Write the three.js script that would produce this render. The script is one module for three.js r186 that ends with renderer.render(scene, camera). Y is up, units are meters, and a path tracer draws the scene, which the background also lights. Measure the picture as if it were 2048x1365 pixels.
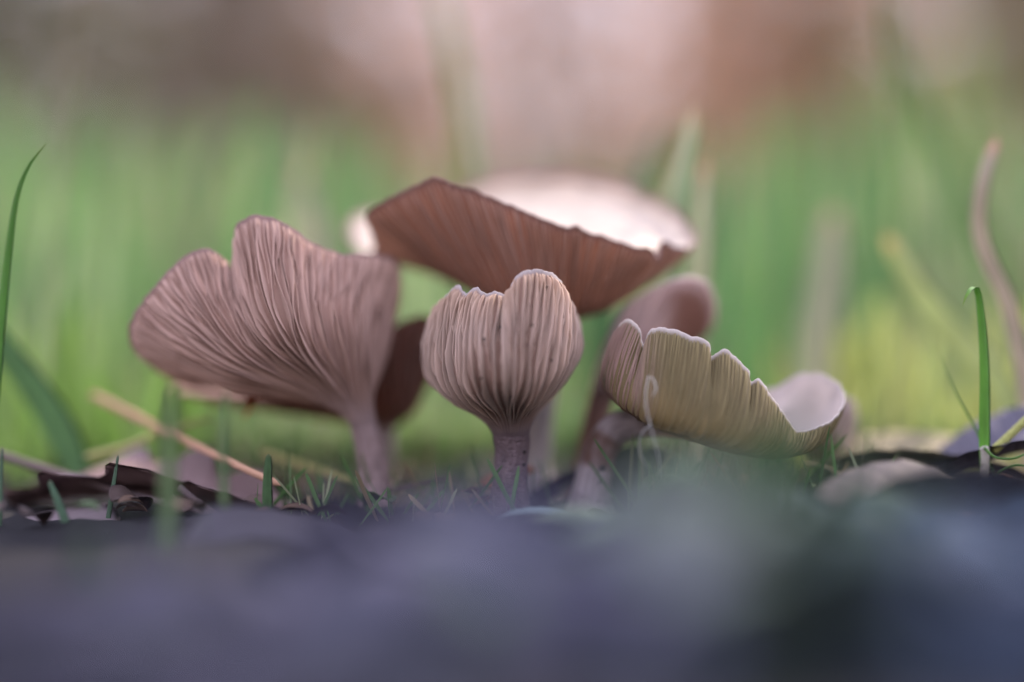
import * as THREE from 'three';
import { ImprovedNoise } from 'three/addons/math/ImprovedNoise.js';
import { mergeGeometries } from 'three/addons/utils/BufferGeometryUtils.js';

// ------------------------------------------------------------------ camera, sky, sun, exposure
const scene = new THREE.Scene();
const EYE = 0.0312, FOCUS = 0.3, PX = 0.18 / 2048;          // eye height, distance of the sharp plane z = 0, metres per photo pixel there
const camera = new THREE.PerspectiveCamera(2 * Math.atan(1365 * PX / 2 / FOCUS) * 180 / Math.PI, 1024 / 682, 0.01, 200);
camera.position.set(0, EYE, FOCUS);
camera.lookAt(0, EYE, 0);
camera.focus = 0.296;
camera.userData.fStop = 2.25;
const SUN = new THREE.Vector3(0.4, 0.66, -0.62).normalize();
{
  const w = 512, h = 256, d = new Float32Array(w * h * 4), v = new THREE.Vector3();
  for (let j = 0; j < h; j++) for (let i = 0; i < w; i++) {
    const la = ((j + 0.5) / h - 0.5) * Math.PI, lo = (i + 0.5) / w * Math.PI * 2;
    v.set(Math.cos(la) * Math.cos(lo), Math.sin(la), Math.cos(la) * Math.sin(lo));
    const up = Math.max(0, v.y), k = Math.pow(1 - up, 4);
    const g = 0.5 * Math.pow(Math.max(0, 0.5 + 0.5 * Math.sin(3 * v.x + 2 * v.y) * Math.cos(2.3 * v.z + 1)), 2);   // thin high cloud
    const o = (j * w + i) * 4;
    d[o] = 0.80 - 0.16 * k + 0.14 * g; d[o + 1] = 0.81 - 0.35 * k + 0.12 * g; d[o + 2] = 1.12 - 0.79 * k + 0.06 * g; d[o + 3] = 1;
  }
  const t = new THREE.DataTexture(d, w, h, THREE.RGBAFormat, THREE.FloatType);
  t.mapping = THREE.EquirectangularReflectionMapping; t.magFilter = THREE.LinearFilter; t.needsUpdate = true;
  scene.background = t; scene.environment = t;
}
const sun = new THREE.DirectionalLight(new THREE.Color(1, 0.86, 0.70), 3.6);
sun.position.copy(SUN).multiplyScalar(5); sun.castShadow = true; sun.shadow.radius = 10;
sun.shadow.mapSize.set(4096, 4096);
Object.assign(sun.shadow.camera, { left: -4, right: 4, top: 4, bottom: -4, near: 0.1, far: 14 });
scene.add(sun, sun.target);
const renderer = new THREE.WebGLRenderer({ antialias: true });
renderer.toneMapping = THREE.LinearToneMapping;
renderer.toneMappingExposure = 2.25;
renderer.shadowMap.enabled = true;

// ------------------------------------------------------------------ helpers
function rng(a) { return () => { a |= 0; a = a + 0x6D2B79F5 | 0; let t = Math.imul(a ^ a >>> 15, 1 | a); t = t + Math.imul(t ^ t >>> 7, 61 | t) ^ t; return ((t ^ t >>> 14) >>> 0) / 4294967296; }; }
const perlin = new ImprovedNoise(), N = (x, y = 0, z = 0) => perlin.noise(x, y, z);
const V = (x, y, z) => new THREE.Vector3(x, y, z);
const lerp = (a, b, t) => a + (b - a) * t, clamp = (x, a = 0, b = 1) => Math.min(b, Math.max(a, x));
const sst = (a, b, x) => { const t = clamp((x - a) / (b - a)); return t * t * (3 - 2 * t); };
const C = (r, g, b) => new THREE.Color().setRGB(r, g, b);
/** a place in the world: photo pixel and millimetres behind the sharp plane */
function W(px, py, mm = 0) { const k = PX * (FOCUS + mm / 1000) / FOCUS; return V((px - 1024) * k, EYE - (py - 682.5) * k, -mm / 1000); }
const taken = {};
function numbered(n) { const k = taken[n] = (taken[n] ?? -1) + 1; return k ? `${n}_${String(k).padStart(3, '0')}` : n; }
function shadowed(o) { o.castShadow = o.receiveShadow = true; return o; }
function mesh(name, g, m, parent) { const o = shadowed(new THREE.Mesh(g, m)); o.name = parent ? name : numbered(name); (parent || scene).add(o); return o; }
function tag(o, label, category, group) { o.userData.label = label; o.userData.category = category; if (group) o.userData.group = group; return o; }
function thing(name, label, category, at, group) { const o = new THREE.Group(); o.name = numbered(name); o.position.copy(at); scene.add(o); return tag(o, label, category, group); }
function pieceName(o, base) { const n = o.children.filter(c => c.name.startsWith(base)).length; return n ? `${base}_${String(n).padStart(3, '0')}` : base; }
/** indexed grid geometry from rows of {p, c}; closed wraps columns */
function gridGeo(rows, cols, at, uvScale = [1, 1]) {
  const pos = [], col = [], uv = [], idx = []; let hasC = false;
  for (let i = 0; i < rows; i++) for (let j = 0; j < cols; j++) {
    const { p, c } = at(i, j); pos.push(p.x, p.y, p.z);
    if (c) { hasC = true; col.push(c.r, c.g, c.b); }
    uv.push(j / (cols - 1) * uvScale[0], i / (rows - 1) * uvScale[1]);
  }
  for (let i = 0; i < rows - 1; i++) for (let j = 0; j < cols - 1; j++) { const a = i * cols + j, b = a + 1, d = a + cols, e = d + 1; idx.push(a, b, d, b, e, d); }
  const g = new THREE.BufferGeometry();
  g.setAttribute('position', new THREE.Float32BufferAttribute(pos, 3)); g.setAttribute('uv', new THREE.Float32BufferAttribute(uv, 2));
  if (hasC) g.setAttribute('color', new THREE.Float32BufferAttribute(col, 3));
  g.setIndex(idx); g.computeVertexNormals(); return g;
}
/** weld the normals of the first and last column of a closed grid */
function weld(g, rows, cols) {
  const n = g.attributes.normal;
  for (let i = 0; i < rows; i++) { const a = i * cols, b = a + cols - 1; const v = V(n.getX(a) + n.getX(b), n.getY(a) + n.getY(b), n.getZ(a) + n.getZ(b)).normalize(); n.setXYZ(a, v.x, v.y, v.z); n.setXYZ(b, v.x, v.y, v.z); }
  return g;
}
function noiseTex(w, h, f, srgb = false) {
  const d = new Uint8Array(w * h * 4);
  for (let j = 0; j < h; j++) for (let i = 0; i < w; i++) { const c = f(i / w, j / h), o = (j * w + i) * 4; const a = Array.isArray(c) ? c : [c, c, c]; for (let k = 0; k < 3; k++) d[o + k] = clamp(a[k]) * 255; d[o + 3] = 255; }
  const t = new THREE.DataTexture(d, w, h); t.wrapS = t.wrapT = THREE.RepeatWrapping; t.magFilter = t.minFilter = THREE.LinearFilter; if (srgb) t.colorSpace = THREE.SRGBColorSpace; t.needsUpdate = true; return t;
}
const fibreTex = noiseTex(256, 256, (u, v) => 0.5 + 0.35 * N(u * 60, v * 5, 3) + 0.25 * N(u * 25, v * 9, 8) + 0.12 * N(u * 120, v * 60, 1));
const feltTex = noiseTex(256, 256, (u, v) => 0.5 + 0.3 * N(u * 20, v * 20, 3) + 0.3 * N(u * 55, v * 55, 8));
const veinTex = noiseTex(256, 256, (u, v) => { const s = Math.abs(u - 0.5) * 2; const k = Math.abs(((v * 9 - s * 1.6) % 1 + 1) % 1 - 0.5) * 2; return 0.5 + 0.3 * Math.pow(k, 6) + 0.5 * N(u * 14, v * 14, 2) * 0.5; });
function mat(color, o = {}) { return new THREE.MeshPhysicalMaterial({ color, roughness: 0.9, specularIntensity: 0.4, side: THREE.DoubleSide, ...o }); }
const thin = k => ({ transmission: k, thickness: 0, roughness: 0.95 });

// ------------------------------------------------------------------ ground
function groundY(x, z) {
  const near = sst(0.06, 0.2, z) * 0.002;
  return 0.0022 * N(x * 30, z * 30, 1) + 0.0012 * N(x * 90, z * 90, 4) + near + sst(0.3, 3, -z) * 0.03 * N(x * 1.3, z * 1.3, 7);
}
const soilMat = mat(C(1, 1, 1), { vertexColors: true, bumpMap: feltTex, bumpScale: 0.002 });
{
  const xs = [], zs = [];
  for (let i = -130; i <= 130; i++) { const t = i / 130; xs.push(Math.sign(t) * (0.4 * Math.abs(t) + 60 * Math.pow(Math.abs(t), 6))); }
  for (let i = 0; i <= 260; i++) { const t = i / 260; zs.push(0.9 - 1.9 * t - 90 * Math.pow(t, 9)); }
  const g = gridGeo(zs.length, xs.length, (i, j) => {
    const x = xs[j], z = zs[i], m = 0.5 + 0.5 * N(x * 25, z * 25, 9), lawn = sst(0.1, 0.4, -z);
    return { p: V(x, groundY(x, z), z), c: C(lerp(0.026 + 0.025 * m, 0.05, lawn), lerp(0.026 + 0.021 * m, 0.075, lawn), lerp(0.032 + 0.02 * m, 0.035, lawn)) };
  }, [400, 400]);
  mesh('ground', g, soilMat).userData.kind = 'structure';
}

// ------------------------------------------------------------------ mushrooms
const capMats = {}, gillMats = {};
function capMaterial(k) { return capMats[k] ??= mat(C(1, 1, 1), { vertexColors: true, ...thin(k), bumpMap: feltTex, bumpScale: 0.00012 }); }
function gillMaterial(k) { return gillMats[k] ??= mat(C(1, 1, 1), { vertexColors: true, ...thin(k) }); }
const stemMat = mat(C(1, 1, 1), { vertexColors: true, bumpMap: fibreTex, bumpScale: 0.0006, roughness: 0.8 });
const speckMat = mat(C(0.02, 0.016, 0.014));

function mushroom(o) {
  const stemPts = o.stem.map(([x, y, d]) => W(x, y, d)), root = stemPts[0].clone();
  root.y = groundY(root.x, root.z);
  const t = thing(o.name ?? 'mushroom', o.label, 'mushroom', root, 'mushrooms growing in one cluster'), rand = rng(o.seed);
  const L = p => p.clone().sub(root);
  // stem
  const path = new THREE.CatmullRomCurve3(stemPts.map(L)), sr = o.stem.map(s => s[3] / 1000), sn = sr.length - 1;
  const frames = path.computeFrenetFrames(40);
  const tone = o.tone ?? C(0.56, 0.45, 0.40), stemTone = o.stemTone ?? C(0.5, 0.42, 0.40);
  const sg = gridGeo(41, 33, (i, j) => {
    const u = i / 40, a = j / 32 * Math.PI * 2, k = Math.min(sn - 1e-6, path.getUtoTmapping(u) * sn), q = Math.floor(k), r = lerp(sr[q], sr[q + 1], sst(0, 1, k - q));
    const rr = r * (1 + 0.10 * N(Math.cos(a) * 2, Math.sin(a) * 2 + o.seed, u * 4) + 0.035 * N(Math.cos(a) * 9, Math.sin(a) * 9 + o.seed, u * 3) + 0.45 * Math.pow(1 - u, 8));
    const p = path.getPointAt(u).add(frames.normals[i].clone().multiplyScalar(Math.cos(a) * rr)).add(frames.binormals[i].clone().multiplyScalar(Math.sin(a) * rr));
    const m = 0.85 + 0.35 * N(Math.cos(a) * 3 + 5, Math.sin(a) * 3, u * 6 + o.seed), c = stemTone.clone().multiplyScalar(m * (1 + 0.3 * N(Math.cos(a) * 13, Math.sin(a) * 13 + o.seed, u * 1.6)));
    if (o.band) { const b = sst(o.band[0], o.band[0] + 0.07, u) * (1 - sst(o.band[1] - 0.07, o.band[1], u)); c.lerp(C(0.13, 0.06, 0.035), b * (0.75 + 0.4 * N(a * 2, u * 9, 3))); }
    return { p, c };
  }, [1, 4]);
  mesh('stem', weld(sg, 41, 33), stemMat, t);
  // funnel surface: stem ring S, middle M, rim E
  const J = L(stemPts[sn]), axis = path.getTangent(1).normalize(), rs = sr[sn] * 0.97;
  const ref = Math.abs(axis.x) < 0.9 ? V(1, 0, 0) : V(0, 0, 1), a1 = ref.clone().addScaledVector(axis, -ref.dot(axis)).normalize(), a2 = axis.clone().cross(a1);
  const EK = o.keys.map(k => L(W(k[0], k[1], k[2]))), MK = o.keys.map(k => L(W(k[3], k[4], k[5])));
  const EC = new THREE.CatmullRomCurve3(EK, true, 'centripetal'), MC = new THREE.CatmullRomCurve3(MK, true, 'catmullrom', 0.5);
  EC.arcLengthDivisions = 1200;
  const cache = new Map();
  function ctrl(t) {
    t = ((t % 1) + 1) % 1; const key = Math.round(t * 1e6); let c = cache.get(key); if (c) return c;
    const tt = EC.getUtoTmapping(t), E = EC.getPoint(tt), M = MC.getPoint(tt), rel = M.clone().sub(J);
    const rx = rel.dot(a1), ry = rel.dot(a2), rl = Math.hypot(rx, ry) || 1;
    const S = J.clone().addScaledVector(a1, rs * rx / rl).addScaledVector(a2, rs * ry / rl);
    const wob = o.rimNoise ?? 0.35, ang = t * Math.PI * 2, cx = Math.cos(ang), cy = Math.sin(ang);
    const out = E.clone().sub(M).normalize();
    E.addScaledVector(out, 0.001 * wob * (N(cx * 9 + o.seed, cy * 9, 1) + 0.7 * N(cx * 24 + o.seed, cy * 24, 2)));
    E.addScaledVector(axis.clone().cross(out).normalize().cross(out), 0.0007 * wob * N(cx * 14 + o.seed, cy * 14, 6));
    const T0 = axis.clone().multiplyScalar(M.distanceTo(S) * (o.rise ?? 0.9)).addScaledVector(M.clone().sub(S), 0.35), Tm = E.clone().sub(S).multiplyScalar(0.5), T1 = E.clone().sub(M).multiplyScalar(1.5).addScaledVector(Tm, -0.5);
    c = { S, M, E, T0, Tm, T1, cx, cy }; cache.set(key, c); return c;
  }
  const her = (p0, m0, p1, m1, s) => { const s2 = s * s, s3 = s2 * s; return p0.clone().multiplyScalar(2 * s3 - 3 * s2 + 1).addScaledVector(m0, s3 - 2 * s2 + s).addScaledVector(p1, -2 * s3 + 3 * s2).addScaledVector(m1, s3 - s2); };
  function P(u, t) {
    const c = ctrl(t), p = u < 0.5 ? her(c.S, c.T0, c.M, c.Tm, u * 2) : her(c.M, c.Tm, c.E, c.T1, u * 2 - 1);
    return p;
  }
  let sign = 1;
  function nrm(u, t) {
    const e = 1e-3, u0 = clamp(u - 0.01, 0, 1), u1 = clamp(u + 0.01, 0, 1);
    const du = P(u1, t).sub(P(u0, t)), dt = P(u, t + 2 * e).sub(P(u, t - 2 * e));
    return { n: du.clone().cross(dt).normalize().multiplyScalar(sign), du: du.normalize() };
  }
  { const mid = EK.reduce((a, b) => a.add(b), V(0, 0, 0)).multiplyScalar(1 / EK.length); let s = 0; for (let k = 0; k < 40; k++) { const { n } = nrm(0.6, k / 40); s += n.dot(P(0.6, k / 40).sub(mid)); } sign = s < 0 ? -1 : 1; }
  // cap: underside, rim, upper skin, centre
  const disc = o.disc && L(W(...o.disc));
  const TN = o.tn ?? 420, UN = 36, th = u => 0.001 * lerp(1.7, o.edge ?? 0.42, sst(0, 0.9, u)), inStart = 0.1;
  const under = o.under ?? tone.clone().multiply(C(0.66, 0.52, 0.48)), top = o.top ?? C(0.62, 0.52, 0.46), rimC = o.rimColor ?? C(0.6, 0.5, 0.46), RN = 5, rows = UN + RN + UN + 1;  // underside darker than the gills: shade of the valleys put into its colour
  const cg = gridGeo(rows, TN + 1, (i, j) => {
    const tt = j / TN, jj = j % TN;
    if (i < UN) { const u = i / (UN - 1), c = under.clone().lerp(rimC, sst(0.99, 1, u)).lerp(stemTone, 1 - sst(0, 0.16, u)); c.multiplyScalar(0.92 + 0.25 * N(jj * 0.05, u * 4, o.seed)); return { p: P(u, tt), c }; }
    const e = P(1, tt), { n, du } = nrm(1, tt), hh = th(1) / 2;
    if (i < UN + RN) { const a = (i - UN + 1) / (RN + 1) * Math.PI; return { p: e.addScaledVector(n, -hh + hh * Math.cos(a)).addScaledVector(du, hh * 1.1 * Math.sin(a)), c: rimC.clone() }; }
    if (i < rows - 1) {
      const u = lerp(1, inStart, (i - UN - RN) / (UN - 1)), { n: nn } = nrm(u, tt);
      const c = rimC.clone().lerp(top, sst(0, 0.06, 1 - u)).lerp(o.topCentre ?? top, sst(0.3, 0.8, 1 - u)); c.multiplyScalar(0.94 + 0.2 * N(tt * 40, u * 6, o.seed + 3));
      const p = P(u, tt).addScaledVector(nn, -th(u));
      if (disc) p.lerp(disc.clone().lerp(P(1, tt).addScaledVector(n, -2 * hh), Math.pow(clamp((u - inStart) / (1 - inStart)), 0.85)), 0.85 * sst(0.02, 0.35, 1 - u));
      return { p, c };
    }
    return { p: disc ? disc.clone().lerp(J, 0.12) : J.clone().addScaledVector(axis, 0.0025), c: (o.topCentre ?? top).clone() };
  }, [30, 4]);
  mesh('cap', weld(cg, rows, TN + 1), capMaterial(o.through ?? 0.2), t);
  // gills, one by one
  const gm = gillMaterial(o.gillThrough ?? 0.3), G = o.gills;
  const total = G.n * (G.mult ?? 2);
  for (let k = 0; k < total; k++) {
    const rank = G.mult === 4 ? [1, 0.32, 0.55, 0.32][k % 4] : [1, 0.5][k % 2];
    const u0 = rank === 1 ? 0.02 : 1 - rank * (0.8 + 0.45 * rand()), t0 = (k + (G.jitter ?? 0.55) * (rand() - 0.5)) / total;
    const seg = G.seg ?? 18, ph = rand() * 50, dep = 0.001 * (G.depth ?? 1.7) * (0.8 + 0.4 * rand()) * (rank === 1 ? 1 : 0.75), sway = (G.sway ?? 0.35) * 0.001;
    const pt = 0.88 + 0.2 * rand();
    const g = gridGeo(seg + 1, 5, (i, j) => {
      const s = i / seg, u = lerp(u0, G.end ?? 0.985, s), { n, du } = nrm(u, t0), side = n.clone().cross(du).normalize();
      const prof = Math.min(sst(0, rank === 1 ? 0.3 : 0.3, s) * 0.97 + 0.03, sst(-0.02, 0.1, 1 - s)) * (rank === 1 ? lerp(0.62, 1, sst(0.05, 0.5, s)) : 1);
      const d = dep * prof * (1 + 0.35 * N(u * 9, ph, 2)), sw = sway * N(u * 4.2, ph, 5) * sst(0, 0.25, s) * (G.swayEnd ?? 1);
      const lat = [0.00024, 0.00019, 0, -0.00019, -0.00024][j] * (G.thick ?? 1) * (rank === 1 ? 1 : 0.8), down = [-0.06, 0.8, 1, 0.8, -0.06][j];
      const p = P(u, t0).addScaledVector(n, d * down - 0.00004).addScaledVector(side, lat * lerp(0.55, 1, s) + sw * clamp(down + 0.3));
      const c = tone.clone().multiplyScalar(pt * lerp(G.dark ?? 0.66, 1.1, clamp(down)) * (1 + 0.22 * N(u * 7, ph, 9)));  // paler gill edges are partly own tone; darker bases are painted valley shade
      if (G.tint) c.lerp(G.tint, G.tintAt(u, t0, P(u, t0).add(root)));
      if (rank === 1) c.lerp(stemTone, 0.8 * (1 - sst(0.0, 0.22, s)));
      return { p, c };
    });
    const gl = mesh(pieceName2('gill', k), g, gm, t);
  }
  if (o.specks) {   // grains of soil sticking to the gills
    const gs = [];
    for (const [x, y, r] of o.specks) {
      let best = null, bd = 1e9;
      for (let a = 0; a < 360; a++) for (let b = 4; b < 24; b++) { const p = P(b / 24, a / 360).add(root); const q = project(p); const dd = Math.hypot(q[0] - x, q[1] - y) + (p.z < t.position.z ? 400 : 0); if (dd < bd) { bd = dd; best = [b / 24, a / 360]; } }
      const p = P(...best).addScaledVector(nrm(...best).n, 0.0016), g = new THREE.IcosahedronGeometry(r * 0.5 * PX, 1); const pa = g.attributes.position;
      for (let i = 0; i < pa.count; i++) { const s = 1 + 0.5 * N(pa.getX(i) * 9e3, pa.getY(i) * 9e3, pa.getZ(i) * 9e3 + x); pa.setXYZ(i, pa.getX(i) * s, pa.getY(i) * s * 1.5, pa.getZ(i) * s); }
      g.translate(p.x, p.y, p.z); gs.push(g);
    }
    mesh('soil_speck', mergeGeometries(gs), speckMat, t).userData.kind = 'stuff';
  }
  for (const [x, y, d, q] of o.stemSpecks ?? []) {
    const g = new THREE.IcosahedronGeometry(q * PX, 2), pa = g.attributes.position;
    for (let i = 0; i < pa.count; i++) { const n = 1 + 0.7 * N(pa.getX(i) * 4e3, pa.getY(i) * 4e3 + x, pa.getZ(i) * 4e3); pa.setXYZ(i, pa.getX(i) * n, pa.getY(i) * n, pa.getZ(i) * n * 0.5); }
    g.computeVertexNormals(); const b = mesh('dark_blemish', g, speckMat, t); b.position.copy(L(W(x, y, d)));
  }
  return t;
}
function pieceName2(n, k) { return k ? `${n}_${String(k).padStart(3, '0')}` : n; }
function project(p) { const d = FOCUS - p.z, k = PX * d / FOCUS; return [1024 + p.x / k, 682.5 - (p.y - EYE) / k]; }

mushroom({
  label: 'upright goblet-shaped mushroom in the middle with closely pleated pale gills', seed: 11,
  stem: [[1018, 1050, 4, 3.7], [1020, 960, 4, 3.1], [1023, 905, 4, 3.05], [1022, 872, 4, 3.35]], rise: 0.7,
  tone: C(0.57, 0.43, 0.35), under: C(0.33, 0.21, 0.16), stemTone: C(0.165, 0.12, 0.125), rimColor: C(0.56, 0.5, 0.48), edge: 0.3,
  keys: [
    [1132.6, 612, 5, 1146.3, 717, 5], [1123.9, 566, -1, 1115.7, 727, -6], [1101.7, 546, -5, 1077, 752, -11], [1072.7, 541, -7, 1050, 756, -12], [1040.9, 548, -8, 1029.3, 758, -13], [1023.5, 566, -8, 1020.3, 758, -13], [1015.8, 590, -6, 1011.3, 757, -12],
    [995.5, 584, -6, 987, 755, -12], [969.5, 588, -5, 960, 750, -10], [950.2, 574, -3, 935.7, 765, -8], [932.8, 588, -2, 921.3, 762, -6], [915.4, 571, 0, 901.5, 758, -3], [897.1, 586, 2, 881.7, 755, 1], [882.6, 602, 6, 863.7, 750, 6],
    [892.3, 606, 14, 876.3, 745, 18], [942.5, 612, 20, 928.5, 745, 26], [1010, 612, 22, 1009.5, 725, 28], [1082.4, 605, 19, 1095, 707, 23], [1125.8, 600, 12, 1135.5, 712, 14]],
  gills: { n: 46, mult: 4, depth: 1.25, dark: 0.84, sway: 1.0, jitter: 1.0, thick: 0.75, tint: C(0.5, 0.3, 0.16), tintAt: (u) => 0.35 * sst(0.75, 1, u) },
  stemSpecks: [[1010, 884, 1.4, 7], [1048, 905, 2, 4], [1046, 930, 2, 4]],
  specks: [[1080, 589, 4], [1015, 655, 5], [977, 690, 5], [1058, 660, 4], [1012, 735, 3], [1046, 696, 3], [975, 752, 4], [1062, 700, 2.5], [1018, 620, 2.5], [1090, 720, 4], [1060, 625, 2.5]],
});
mushroom({
  label: 'large leaning mushroom at left with deeply notched wavy cap and fanned brown gills', seed: 23,
  stem: [[752, 1050, 17, 3.6], [752, 985, 17, 3.0], [744, 920, 17, 2.75], [727, 848, 16, 2.55]], rise: 0.75,
  tone: C(0.48, 0.325, 0.265), under: C(0.34, 0.215, 0.17), through: 0.1, gillThrough: 0.08, stemTone: C(0.40, 0.30, 0.29), rimColor: C(0.26, 0.17, 0.155), edge: 0.45,
  keys: [
    [803, 560, 27, 772, 690, 24], [788, 516, 20, 754, 668, 17], [740, 509, 14, 727, 665, 10], [690, 508, 11, 690, 660, 6], [640, 493, 8, 643, 660, 3], [580, 456, 5, 605, 660, 0], [540, 436, 4, 580, 660, -1],
    [505, 432, 4, 560, 662, -1], [473, 450, 6, 538, 668, 0], [466, 500, 8, 526, 674, 0], [467, 548, 9, 520, 680, 1], [452, 520, 8, 506, 686, 2], [415, 499, 7, 490, 692, 2], [372, 512, 7, 475, 698, 2], [325, 556, 7, 462, 708, 3], [287, 600, 9, 452, 724, 4],
    [257, 655, 13, 444, 750, 8], [266, 700, 18, 452, 772, 13], [308, 738, 25, 472, 772, 19], [375, 772, 33, 500, 784, 27], [520, 740, 45, 600, 770, 33], [680, 650, 49, 700, 730, 35], [770, 600, 41, 760, 700, 31]],
  gills: { n: 62, mult: 4, depth: 0.8, dark: 0.9, sway: 1.6, jitter: 1.0, thick: 0.75 },
});
mushroom({
  label: 'broadest mushroom at the back with white sunlit top and reddish brown underside', seed: 37,
  stem: [[1062, 1000, 38, 3.4], [1070, 900, 38, 2.9], [1085, 780, 37, 2.9], [1092, 655, 36, 3.4]], rise: 0.55,
  tone: C(0.50, 0.305, 0.23), stemTone: C(0.62, 0.56, 0.56), top: C(0.84, 0.73, 0.59), rimColor: C(0.25, 0.15, 0.13), edge: 0.5, rimNoise: 0.5, through: 0.34, disc: [1080, 475, 36], gillThrough: 0.35,
  keys: [
    [1388, 468, 38, 1262, 575, 38], [1384, 498, 28, 1245, 598, 29], [1352, 496, 22, 1232, 606, 27], [1330, 486, 20, 1224, 609, 26], [1316, 522, 17, 1215, 611, 25], [1302, 504, 14, 1208, 613, 24], [1240, 487, 12, 1182, 617, 22], [1168, 462, 10, 1140, 620, 21], [1152, 454, 10, 1132, 620, 20.5], [1140, 459, 10, 1122, 620, 20],
    [1050, 425, 9, 1082, 612, 18], [960, 388, 9, 1040, 600, 17], [905, 368, 10, 1005, 590, 18], [870, 361, 11, 982, 580, 19], [835, 374, 13, 960, 573, 21], [780, 402, 15, 930, 563, 24], [735, 428, 18, 905, 558, 28], [742, 465, 26, 900, 557, 33], [750, 498, 34, 895, 556, 38],
    [732, 512, 43, 890, 553, 42], [702, 488, 51, 890, 550, 46], [697, 446, 57, 898, 548, 49], [735, 424, 62, 915, 546, 51], [800, 425, 64, 945, 544, 53], [870, 410, 64, 990, 540, 56], [950, 366, 64, 1040, 540, 58], [1040, 350, 63, 1095, 540, 58], [1150, 350, 60, 1150, 542, 55], [1230, 366, 55, 1190, 548, 51], [1300, 392, 50, 1225, 555, 47], [1360, 430, 44, 1250, 565, 43]],
  gills: { n: 66, mult: 4, depth: 0.7, sway: 0.5, jitter: 1, seg: 14, thick: 0.8 },
});
mushroom({
  label: 'low mushroom at right tipped over to show its pale bowl and split white edge', seed: 53,
  stem: [[1180, 1050, 12, 4.0], [1187, 955, 12, 3.25], [1208, 890, 12, 3.1], [1236, 856, 12, 3.0], [1280, 846, 11, 2.8]], rise: 0.5, band: [0.42, 0.75],
  tone: C(0.235, 0.192, 0.092), gillThrough: 0.3, stemTone: C(0.45, 0.39, 0.4), top: C(0.84, 0.75, 0.7), rimColor: C(0.68, 0.63, 0.61), under: C(0.19, 0.155, 0.078), edge: 0.25, stemSpecks: [[1205, 938, 9, 7], [1196, 966, 9, 7]], rimNoise: 0.35, through: 0.42,
  keys: [
    [1232, 662, 4, 1204, 765, 6], [1256, 641, 0, 1218, 782, 0], [1278, 656, -2, 1238, 800, -4], [1288, 690, -2, 1262, 815, -7], [1298, 664, -4, 1278, 825, -9], [1325, 656, -5, 1300, 835, -11], [1370, 669, -6, 1335, 848, -12], [1416, 684, -6, 1372, 858, -13], [1424, 713, -5, 1394, 866, -13],
    [1447, 699, -6, 1412, 872, -13], [1475, 718, -6, 1432, 879, -13], [1499, 744, -6, 1450, 886, -13], [1502, 764, -5, 1458, 889, -13], [1518, 757, -6, 1468, 893, -13], [1545, 796, -6, 1490, 902, -12], [1575, 836, -5, 1512, 910, -10], [1596, 861, -4, 1535, 915, -7],
    [1640, 853, -2, 1562, 914, -2], [1675, 832, 2, 1582, 908, 4], [1690, 800, 7, 1592, 894, 10], [1678, 768, 13, 1582, 874, 15], [1640, 749, 17, 1542, 855, 18], [1595, 752, 20, 1500, 845, 20], [1550, 776, 22, 1450, 835, 22], [1450, 770, 22, 1400, 805, 22], [1350, 730, 18, 1320, 785, 20], [1270, 690, 11, 1246, 772, 14]],
  gills: { n: 66, mult: 4, depth: 0.38, dark: 0.9, sway: 0.5, jitter: 1, thick: 0.7, tint: C(0.38, 0.25, 0.21), tintAt: (u, t, p) => 1 - sst(0.019, 0.027, p.x) },
});
mushroom({
  label: 'smaller pinkish mushroom with a folded cap rising behind the right tipped mushroom', seed: 61,
  stem: [[1172, 1000, 34, 2.8], [1178, 920, 34, 2.6], [1190, 850, 34, 2.6], [1204, 792, 33, 2.6]], rise: 0.6, stemTone: C(0.3, 0.17, 0.14), rimNoise: 0.2, edge: 0.9,
  tone: C(0.6, 0.46, 0.43), top: C(0.5, 0.38, 0.34), through: 0.3, rimColor: C(0.72, 0.6, 0.56),
  keys: [
    [1212, 690, 30, 1196, 748, 32], [1240, 628, 24, 1214, 738, 27], [1300, 581, 22, 1245, 722, 24], [1370, 558, 22, 1280, 708, 23], [1415, 572, 26, 1310, 702, 26], [1432, 620, 32, 1322, 705, 31], [1420, 665, 38, 1320, 716, 36], [1360, 700, 46, 1290, 724, 44], [1280, 700, 48, 1240, 735, 45], [1225, 700, 40, 1206, 745, 40]],
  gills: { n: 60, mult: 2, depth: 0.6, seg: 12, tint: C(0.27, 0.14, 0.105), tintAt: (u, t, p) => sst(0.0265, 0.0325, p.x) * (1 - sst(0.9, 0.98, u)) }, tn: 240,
});
mushroom({
  label: 'dark brown mushroom half hidden between the left and the middle mushroom', seed: 71,
  stem: [[760, 1000, 44, 2.8], [764, 930, 44, 2.5], [766, 860, 44, 2.6]], rise: 0.5,
  tone: C(0.46, 0.26, 0.2), top: C(0.26, 0.15, 0.115), through: 0.3, rimColor: C(0.3, 0.16, 0.12),
  keys: [
    [872, 690, 42, 830, 800, 42], [852, 634, 34, 812, 790, 38], [790, 655, 32, 782, 795, 36], [700, 735, 32, 730, 810, 36], [600, 790, 34, 690, 822, 37], [450, 796, 38, 650, 826, 40], [345, 782, 46, 640, 822, 46], [400, 770, 56, 660, 810, 52], [520, 765, 62, 710, 800, 56], [700, 750, 64, 760, 795, 56], [840, 735, 54, 815, 800, 50]],
  gills: { n: 40, mult: 2, depth: 1.3, seg: 12 }, tn: 240,
});
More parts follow.
